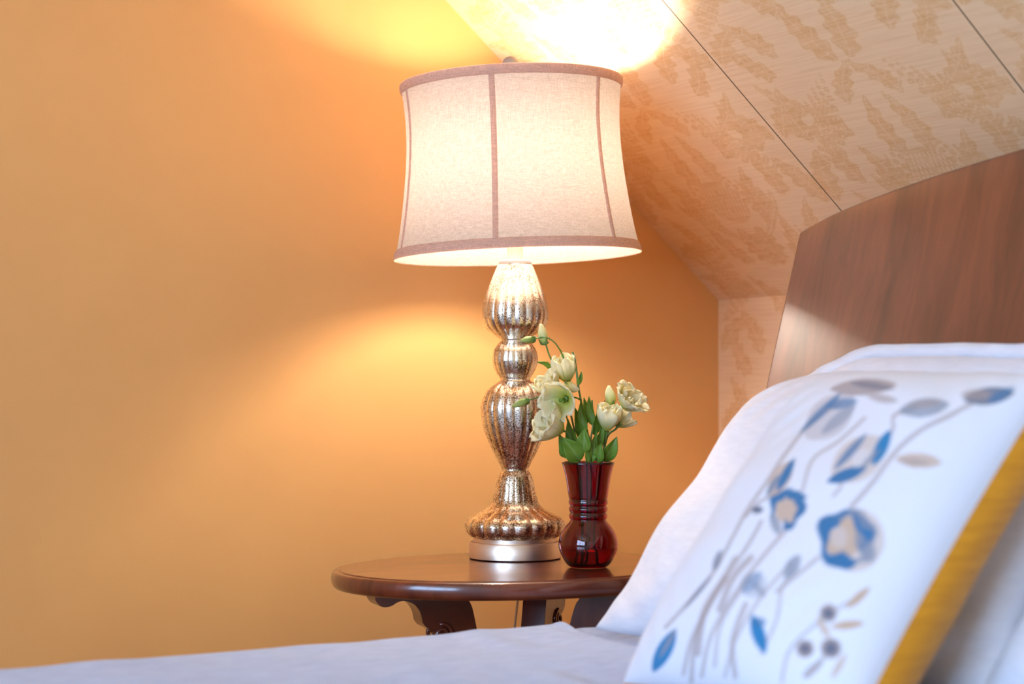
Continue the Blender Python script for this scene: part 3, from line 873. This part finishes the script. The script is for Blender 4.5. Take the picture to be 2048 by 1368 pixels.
# spider fitter, harp and finial
V, Q = [], []
geos = []
ztp = zt_ - .012
for k in range(3):
    th = math.radians(-10 + 120 * k)
    geos.append(tube_geo([shp(.004, th, ztp + .003), shp(.06, th, ztp - .004), shp(.172, th, ztp - .001)], .0016, 8))
mesh('spider', *join_geo(*geos), M_NICK, lamp)
geos = []
for s in (-1, 1):
    geos.append(tube_geo(catmull([LP + Vector((0, 0, ztop + .03)) + r * (s * .017), LP + Vector((0, 0, ztop + .06)) + r * (s * .035), LP + Vector((0, 0, zb_ + .02)) + r * (s * .048),
                                  LP + Vector((0, 0, zb_ + .10)) + r * (s * .028) , shp(.003, PI / 2 * s, ztp)], 8), .0015, 8))
mesh('harp', *join_geo(*geos), M_NICK, lamp)
fin = [(.001, ztp), (.004, ztp), (.004, ztp + .022), (.0070, ztp + .026), (.0120, ztp + .032), (.0138, ztp + .041), (.0122, ztp + .049), (.0070, ztp + .0545), (.001, ztp + .056)]
fin = fin[:3] + smooth_prof(fin[3:], 4)
V = [shp(rad, 2 * PI * i / 32, z) for rad, z in fin for i in range(32)]
Q = [(j*32 + i, j*32 + (i+1) % 32, (j+1)*32 + (i+1) % 32, (j+1)*32 + i) for j in range(len(fin) - 1) for i in range(32)]
fixn(mesh('finial', V, Q, plain('dull_pewter', (.30, .25, .21), .6, .2), lamp))
# cord over the back of the table and down
c0 = LP + f * .074 + UP * .006
back = P(1015, 1230, 3.16)
mcord = plain('clear_cord', (.62, .46, .30), .35)
pts = catmull([c0, LP + f * .10 + UP * .004, Vector((back.x - .01, TCEN.y + eb - .03, TZ + .004)), Vector((back.x, TCEN.y + eb + .006, TZ - .002)), Vector((back.x, TCEN.y + eb + .012, TZ - .03)), Vector((back.x + .002, back.y, .45)),
               Vector((back.x + .01, -.10, .10)), Vector((back.x + .05, -.06, .006)), Vector((back.x + .12, -.04, .006))], 8)
mesh('cord', *tube_geo(pts, .0022, 8), mcord, lamp)

# ------------------------------------------------------------------ vase, water, flowers
DV = 2.79
VP = Vector(P(1176.5, 1133, DV)); VP.z = TZ
KV = DV / FP
def zv(y): return (775 - y) * KV + CAMZ - TZ
outp = [(30, 1134.6), (36, 1134.2), (44.5, 1125.5), (52.7, 1111), (58.3, 1097), (59.3, 1083), (55, 1067), (46.5, 1053), (38.5, 1043.5), (35.5, 1038),
        (38.2, 1034), (38.4, 1029), (35.8, 1024.5), (38.4, 1020), (38.6, 1015), (36, 1011), (38.8, 1007), (39, 1002), (38, 998), (39.4, 992), (42, 975), (44.6, 958), (48.5, 940), (53, 925)]
op = [(a * KV, max(zv(b), .0008)) for a, b in outp]
op = smooth_prof(op, 4)
th_ = .0026
inner = []
for i, (a, z) in enumerate(op):
    a0, z0 = op[max(i - 1, 0)]; a1, z1 = op[min(i + 1, len(op) - 1)]
    dx_, dz_ = a1 - a0, z1 - z0; L_ = math.hypot(dx_, dz_) or 1
    inner.append((max(a - dz_ / L_ * th_, .002), z + dx_ / L_ * th_))
inner = [(a, max(z, .006)) for a, z in inner]
# smooth the ridges off the inside
inn2 = []
for i in range(0, len(inner), 3): inn2.append(inner[i])
inn2.append(inner[-1])
inn2 = [(min(a, .0252) if zv(1040) < z < zv(998) else a, z) for a, z in inn2]
full = [(.001, .0008)] + op + [((op[-1][0] + inn2[-1][0]) / 2, op[-1][1] + .0012)] + list(reversed(inn2)) + [(.001, .006)]
V, Q = lathe_geo(full, 96, VP, cap0=True, cap1=True)
vase = props(fixn(mesh('vase', V, Q, M_RUBY, origin=VP)), 'small ruby red glass vase with a ringed neck and round belly', 'vase')
# water fills the belly to a little above its middle
wl = zv(1097)
wp = [(.001, .0064)] + [(a - .0004, z + .0003) for a, z in inn2 if z < wl and a > .004]
rw = max(a for a, z in wp)
wp += [(rw - .0001, wl), (.001, wl)]
V, Q = lathe_geo(wp, 64, VP, cap0=True, cap1=True)
props(fixn(mesh('water', V, Q, M_WATER, origin=VP)), 'water half filling the belly of the ruby vase', 'water')

def frame(axis, up_hint=None):
    w = Vector(axis).normalized()
    u = (Vector(up_hint) if up_hint else w.orthogonal()); u = (u - w * u.dot(w)).normalized()
    return u, w.cross(u), w

def petal_geo(org, axis, phi, R, H, half, curl, ruff, seed, base=.12, close=0.0, n=14, mth=16, rad_off=0.0, hint=None):
    u, v, w = frame(axis, hint)
    V, C = [], []
    for i in range(n + 1):
        s = i / n
        prof = base + (1 - base) * (math.sin(min(1, s * 1.15) * PI / 2) ** .9)
        rr = R * prof * (1 - close * s ** 2.2) + rad_off * s
        rr += curl * max(0, s - .6) ** 2 * 4
        hh = H * (s - .25 * max(0, s - .7) ** 2 * (4 if curl > .004 else 0))
        wid = half * (.80 + .40 * sin(PI * min(.5 + 0, s * .62))) * (1 if s < .72 else math.sqrt(max(0.02, 1 - ((s - .72) / .30) ** 2)))
        for j in range(mth + 1):
            t = -1 + 2 * j / mth
            ph = phi + t * wid
            e = s ** 2.5
            r2 = rr + ruff * e * (.6 * sin(5.2 * t + seed * 3.1) + .8 * nz(t * 2.6 + seed, s * 2, seed)) + .0018 * abs(t) * s
            h2 = hh + ruff * .8 * e * nz(t * 3 + seed * 2, 7.7, seed) - H * .07 * t * t * s
            V.append(Vector(org) + u * (r2 * cos(ph)) + v * (r2 * sin(ph)) + w * h2)
            C.append((s, abs(t), 0))
    Q = []
    W_ = mth + 1
    for i in range(n):
        for j in range(mth): Q.append((i*W_ + j, i*W_ + j + 1, (i+1)*W_ + j + 1, (i+1)*W_ + j))
    return V, Q, C

def calyx_geo(org, axis, R, H, n=16):
    u, v, w = frame(axis); V, Q = [], []
    pr = [(.15, -.10), (.7, -.02), (1, .12), (.95, .32), (.5, .42)]
    for a, h in pr:
        for k in range(n):
            t = 2 * PI * k / n; V.append(Vector(org) + (u * cos(t) + v * sin(t)) * (R * a) + w * (H * h))
    for i in range(len(pr) - 1):
        for k in range(n): Q.append((i*n + k, i*n + (k+1) % n, (i+1)*n + (k+1) % n, (i+1)*n + k))
    Q.append(tuple(reversed(range(n)))); Q.append(tuple(range((len(pr)-1)*n, len(pr)*n)))
    # pointed sepals
    for k in range(5):
        t0 = 2 * PI * k / 5; b = len(V)
        for i in range(6):
            s = i / 5; wd = .30 * (1 - s) ** .7 * R; rr = R * (1.0 + .5 * s)
            d = u * cos(t0) + v * sin(t0); q = -u * sin(t0) + v * cos(t0)
            V += [Vector(org) + d * rr + w * (H * (.1 + .9 * s)) - q * wd, Vector(org) + d * (rr + .0006) + w * (H * (.1 + .9 * s)) + q * wd]
        for i in range(5): Q.append((b + 2*i, b + 2*i + 1, b + 2*i + 3, b + 2*i + 2))
    return V, Q

def bloom(parent, base, axis, R, H, n_out=5, n_in=3, curl=.0, ruff=.004, close=.25, half=.62, seed=1.0, inner=True, phi0=0.0, hint=None):
    """a lisianthus flower: green calyx carrying separate petals"""
    cal = mesh('bloom', *calyx_geo(base, axis, .0042, .010), M_STEM, parent)
    cal['label'] = 'cream white flower on a green calyx'
    for k in range(n_out):
        V, Q, C = petal_geo(base, axis, phi0 + 2 * PI * k / n_out, R, H, half, curl, ruff, seed + k * 1.37, close=close, rad_off=.0012 * (k % 2), hint=hint)
        solid(mesh('petal', V, Q, M_PETAL, cal, colors=C), .0005)
    if inner:
        for k in range(n_in):
            V, Q, C = petal_geo(base, axis, phi0 + .5 + 2 * PI * k / n_in, R * .62, H * .92, half * 1.15, 0, ruff * 1.1, seed + 9 + k * 2.1, close=close + .1, hint=hint)
            solid(mesh('petal', V, Q, M_PETAL, cal, colors=C), .0005)
    # pistil
    u, v, w = frame(axis)
    b_ = Vector(base)
    mesh('pistil', *tube_geo([b_ + w * .004, b_ + w * (H * .45), b_ + w * (H * .55)], lambda t: .0014 + .0022 * t, 8), M_BUDG, cal)
    return cal

def bud(parent, base, tip, R, mat, sepal=True, seed=0):
    base, tip = Vector(base), Vector(tip); ax = tip - base; L_ = ax.length; u, v, w = frame(ax)
    V, Q, C = [], [], []
    n, m_ = 20, 14
    for i in range(m_ + 1):
        s = i / m_
        pr = (sin(PI * min(1, (s * .86 + .09))) ** .75) * (1 - .25 * s)
        for k in range(n):
            t = 2 * PI * k / n
            rr = R * pr * (1 + .10 * sin(3 * t + 5 * s + seed))
            V.append(base + (u * cos(t) + v * sin(t)) * rr + w * (L_ * s)); C.append((s, 0, 0))
    for i in range(m_):
        for k in range(n): Q.append((i*n + k, i*n + (k+1) % n, (i+1)*n + (k+1) % n, (i+1)*n + k))
    Q.append(tuple(reversed(range(n)))); Q.append(tuple(range(m_*n, m_*n + n)))
    b = mesh('bud', V, Q, mat, parent, colors=C)
    if sepal: mesh('calyx', *calyx_geo(base, ax, R * .78, L_ * .30), M_STEM, b)
    return b

def leaf(parent, base, tip, width, facing, bend=.15, fold=.25, twist=0.0, name='leaf', tipp=1.0):
    base, tip = Vector(base), Vector(tip); ax = tip - base; L_ = ax.length; w = ax.normalized()
    nn = Vector(facing); nn = (nn - w * nn.dot(w)).normalized(); s_ = w.cross(nn)
    V, Q, C = [], [], []
    n, m_ = 22, 12
    for i in range(n + 1):
        s = i / n
        wd = width * (sin(PI * s ** .72) ** .85) * (1 - .35 * s * tipp)
        if i == n: wd = .0002
        cen = base + ax * s + nn * (bend * L_ * sin(PI * s) )
        for j in range(m_ + 1):
            t = -1 + 2 * j / m_
            V.append(cen + s_ * (wd * t) + nn * (fold * wd * (abs(t) ** 1.3) + .0012 * sin(7 * s + 3 * t)))
            mid = math.exp(-(t / .07) ** 2) + .35 * max(0, sin(22 * s - 9 * abs(t))) ** 8
            C.append((min(1, mid), 0, 0))
    W_ = m_ + 1
    for i in range(n):
        for j in range(m_): Q.append((i*W_ + j, i*W_ + j + 1, (i+1)*W_ + j + 1, (i+1)*W_ + j))
    return solid(mesh(name, V, Q, M_LEAF, parent, colors=C), .0004)

def stem(parent, pts, rad=.0014, name='stem'):
    return mesh(name, *tube_geo(catmull(pts, 8), rad, 8), M_STEM, parent)

TC_ = -f                         # towards the camera
def PP(x, y, d=0.0): return P(x, y, DV + d)
mouth = VP + UP * zv(925)
def foot(a, b): return VP + Vector((a, b, .0085))
GRP = 'white lisianthus stems in the vase'

# tall stem with a cut tip and the flower that faces the camera
s1 = thing('flower_stem', 'tallest stem with a bare cut tip and an open cream flower facing the camera', 'flower', foot(-.008, .004), GRP)
stem(s1, [foot(-.008, .004), PP(1175, 1060, .0), PP(1174, 960), PP(1172, 880, -.004), PP(1165, 820, -.006), PP(1157, 775, -.004), PP(1152, 735, 0), PP(1145, 704, .002)], .0017)
stem(s1, [PP(1162, 800, -.006), PP(1150, 795, -.016), PP(1137, 797, -.024)], .0013)
bloom(s1, PP(1133, 797, -.024), TC_ * .75 - r * .45 - UP * .12, 0.0245, .034, 4, 3, curl=.004, ruff=.0055, close=-.05, half=.95, seed=2.3, inner=False, phi0=.5, hint=UP)
bud(s1, PP(1129, 770, -.014), PP(1158, 780, -.020), .0085, M_PETAL, True, 2)
leaf(s1, PP(1156, 770, -.004), PP(1163, 743, -.004), .0050, TC_ + r * .4, .06)
leaf(s1, PP(1170, 868, -.006), PP(1163, 797, -.010), .0088, TC_ - r * .5, .08)
leaf(s1, PP(1171, 850, 0), PP(1168, 795, .008), .0075, TC_ + r * .4, .06)

# stem with the upright pale bud, arching green bud and the tulip shaped flower
s2 = thing('flower_stem', 'stem with the tulip shaped top flower, an upright pale bud and an arching green bud', 'flower', foot(-.012, -.006), GRP)
stem(s2, [foot(-.012, -.006), PP(1166, 1060, .01), PP(1162, 960, .012), PP(1152, 880, .014), PP(1140, 820, .016), PP(1133, 780, .016), PP(1132, 762, .016)], .0016)
bloom(s2, PP(1136, 765, .014), UP * .93 - r * .22 + TC_ * .30, .0215, .044, 5, 3, curl=.0, ruff=.0035, close=.30, half=.66, seed=4.1, phi0=1.2)
stem(s2, [PP(1134, 770, .018), PP(1112, 735, .026), PP(1104, 722, .024), PP(1097, 706, .018), PP(1091, 686, .014)], .0013)
bud(s2, PP(1090, 689, .014), PP(1081, 648, .012), .0082, M_BUDW, True, 1)
stem(s2, [PP(1131, 745, .020), PP(1127, 716, .018), PP(1118, 697, .016), PP(1108, 684, .012), PP(1095, 676, .008), PP(1080, 675, .006), PP(1070, 677, .004)], .0012)
bud(s2, PP(1071, 677, .004), PP(1041, 682, .0), .0062, M_BUDG, True, 3)
leaf(s2, PP(1106, 738, .024), PP(1075, 724, .018), .0058, UP * .6 + TC_, .1)
leaf(s2, PP(1107, 736, .026), PP(1114, 715, .03), .0016, TC_, .05)
leaf(s2, PP(1104, 738, .026), PP(1094, 722, .022), .0020, TC_, .05)
leaf(s2, PP(1127, 716, .018), PP(1116, 694, .014), .0016, TC_ + r, .05)

# stem with the drooping large flower, the side flower and the long stalked bud
s3 = thing('flower_stem', 'left leaning stem with the big drooping flower and a long stalked green bud', 'flower', foot(-.012, .010), GRP)
stem(s3, [foot(-.012, .010), PP(1164, 1060, -.004), PP(1158, 960, -.006), PP(1148, 900, -.010), PP(1139, 870, -.016), PP(1128, 862, -.022)], .0016)
bloom(s3, PP(1126, 862, -.022), -r * .80 + UP * .42 + TC_ * .35, .029, .044, 5, 3, curl=.006, ruff=.0055, close=.05, half=.66, seed=6.6, phi0=.2, hint=UP)
stem(s3, [PP(1148, 900, -.010), PP(1132, 830, .004), PP(1110, 795, .010), PP(1096, 788, .010)], .0013)
bloom(s3, PP(1112, 792, .010), -r * .55 + UP * .78 + TC_ * .30, .0205, .038, 5, 2, curl=.003, ruff=.0045, close=.10, half=.64, seed=8.1, phi0=.9)
stem(s3, [PP(1104, 795, .008), PP(1092, 789, .004), PP(1078, 794, -.002), PP(1058, 800, -.008)], .0011)
bud(s3, PP(1058, 800, -.008), PP(1024, 813, -.012), .0062, M_BUDG, True, 5)
leaf(s3, PP(1146, 918, -.008), PP(1118, 868, -.018), .012, TC_ - r * .3, .10, tipp=.6)
leaf(s3, PP(1160, 922, -.020), PP(1126, 875, -.032), .0165, TC_ + UP * .2, .10, tipp=.3)
leaf(s3, PP(1150, 900, .0), PP(1136, 838, -.006), .0105, TC_ - r * .4, .06)

# right hand stem with two flowers and a yellow bud
s4 = thing('flower_stem', 'right hand stem with two ruffled cream flowers and a yellow green bud', 'flower', foot(.010, -.004), GRP)
stem(s4, [foot(.010, -.004), PP(1188, 1060, .0), PP(1198, 960), PP(1210, 890), PP(1218, 868), PP(1234, 855), PP(1240, 835), PP(1243, 818), PP(1246, 812)], .0018)
bloom(s4, PP(1246, 815, -.002), r * .55 + UP * .62 + TC_ * .42, .0235, .030, 6, 5, curl=.007, ruff=.005, close=-.05, half=.60, seed=11.3, phi0=.4)
stem(s4, [PP(1208, 895, .002), PP(1212, 875, -.004), PP(1214, 862, -.008)], .0015)
bloom(s4, PP(1213, 862, -.008), UP * .88 + r * .12 + TC_ * .32, .0215, .042, 5, 4, curl=.0, ruff=.0038, close=.28, half=.68, seed=13.9, phi0=2.0)
bloom(s4, PP(1232, 852, .006), r * .75 + UP * .5 + f * .2, .014, .030, 4, 2, curl=.002, ruff=.003, close=.2, half=.62, seed=15.2)
stem(s4, [PP(1216, 870, .010), PP(1222, 830, .014), PP(1222, 808, .014)], .0012)
bud(s4, PP(1222, 812, .014), PP(1218, 771, .012), .0092, M_BUDW, True, 4)
leaf(s4, PP(1205, 922, -.006), PP(1234, 874, -.014), .0135, TC_ + r * .35, .10, tipp=.6)
leaf(s4, PP(1196, 925, -.014), PP(1203, 886, -.022), .0095, TC_ + UP * .2 - r * .2, .12, tipp=.4)
leaf(s4, PP(1188, 920, -.002), PP(1208, 842, -.008), .0080, TC_ + r * .2, .05)
leaf(s4, PP(1188, 870, .004), PP(1196, 808, .004), .0100, TC_ + r * .6, .10)
leaf(s4, PP(1186, 905, .006), PP(1216, 850, .012), .0095, TC_, .06)

# short leafy stem at the front of the vase
s5 = thing('flower_stem', 'short leafy green stem without a flower at the front of the vase mouth', 'flower', foot(.004, .012), GRP)
stem(s5, [foot(.004, .012), PP(1180, 1060, -.004), PP(1182, 960, -.008), PP(1181, 890, -.008), PP(1186, 845, -.006), PP(1184, 800, -.004)], .0014)
leaf(s5, PP(1168, 905, -.024), PP(1170, 856, -.030), .0125, TC_ - r * .25 + UP * .15, .12, tipp=.5)
leaf(s5, PP(1176, 925, -.020), PP(1176, 865, -.024), .0075, TC_ + r * .5, .05)
leaf(s5, PP(1184, 925, -.016), PP(1194, 862, -.018), .0080, TC_ - r * .4, .05)
leaf(s5, PP(1184, 850, -.006), PP(1178, 792, -.006), .0080, TC_ - r * .3, .06)
leaf(s5, PP(1150, 922, .004), PP(1136, 850, .010), .0120, TC_, .05)
leaf(s5, PP(1130, 915, -.004), PP(1118, 894, -.010), .0050, TC_ - r * .4, .08)
leaf(s5, PP(1170, 885, .014), PP(1150, 815, .016), .0110, TC_, .05)

# ------------------------------------------------------------------ light
def light(name, typ, loc, energy, col, **kw):
    l = bpy.data.lights.new(name, typ); l.energy = energy; l.color = col
    for k, v in kw.items(): setattr(l, k, v)
    o = bpy.data.objects.new(name, l); COL.objects.link(o); o.location = loc; return o
sunw = light('window_daylight', 'AREA', (XL - .16, WCY, WCZ), WIN_E, (.40, .63, 1.0), shape='RECTANGLE', size=WY1 - WY0, size_y=WZ1 - WZ0)
sunw.rotation_euler = Vector((1, 0, 0)).to_track_quat('-Z', 'Y').to_euler()
w = bpy.data.worlds.new('sky'); S.world = w; w.use_nodes = True
bg = w.node_tree.nodes['Background']; bg.inputs['Color'].default_value = (.62, .78, 1, 1); bg.inputs['Strength'].default_value = 1.0

# ------------------------------------------------------------------ camera
cd = bpy.data.cameras.new('camera'); co = bpy.data.objects.new('camera', cd); COL.objects.link(co)
cd.sensor_width = 36; cd.lens = FP / 2048 * 36; cd.clip_start = .05
co.location = CAM
fwd = f * cos(PITCH) + UP * sin(PITCH); upc = UP * cos(PITCH) - f * sin(PITCH)
R3 = Matrix((r, upc, -fwd)).transposed()
co.rotation_euler = R3.to_euler()
cd.dof.use_dof = True; cd.dof.focus_distance = 2.84; cd.dof.aperture_fstop = 2.9
S.camera = co
S.view_settings.view_transform = 'Standard'; S.view_settings.look = 'None'; S.view_settings.gamma = 1.0; S.view_settings.use_curve_mapping = False
S.view_settings.exposure = 0.36
S.cycles.use_denoising = True
S.cycles.max_bounces = 14; S.cycles.transmission_bounces = 12; S.cycles.diffuse_bounces = 6; S.cycles.glossy_bounces = 6
S.cycles.sample_clamp_indirect = 8.0
S.cycles.caustics_reflective = False; S.cycles.caustics_refractive = False
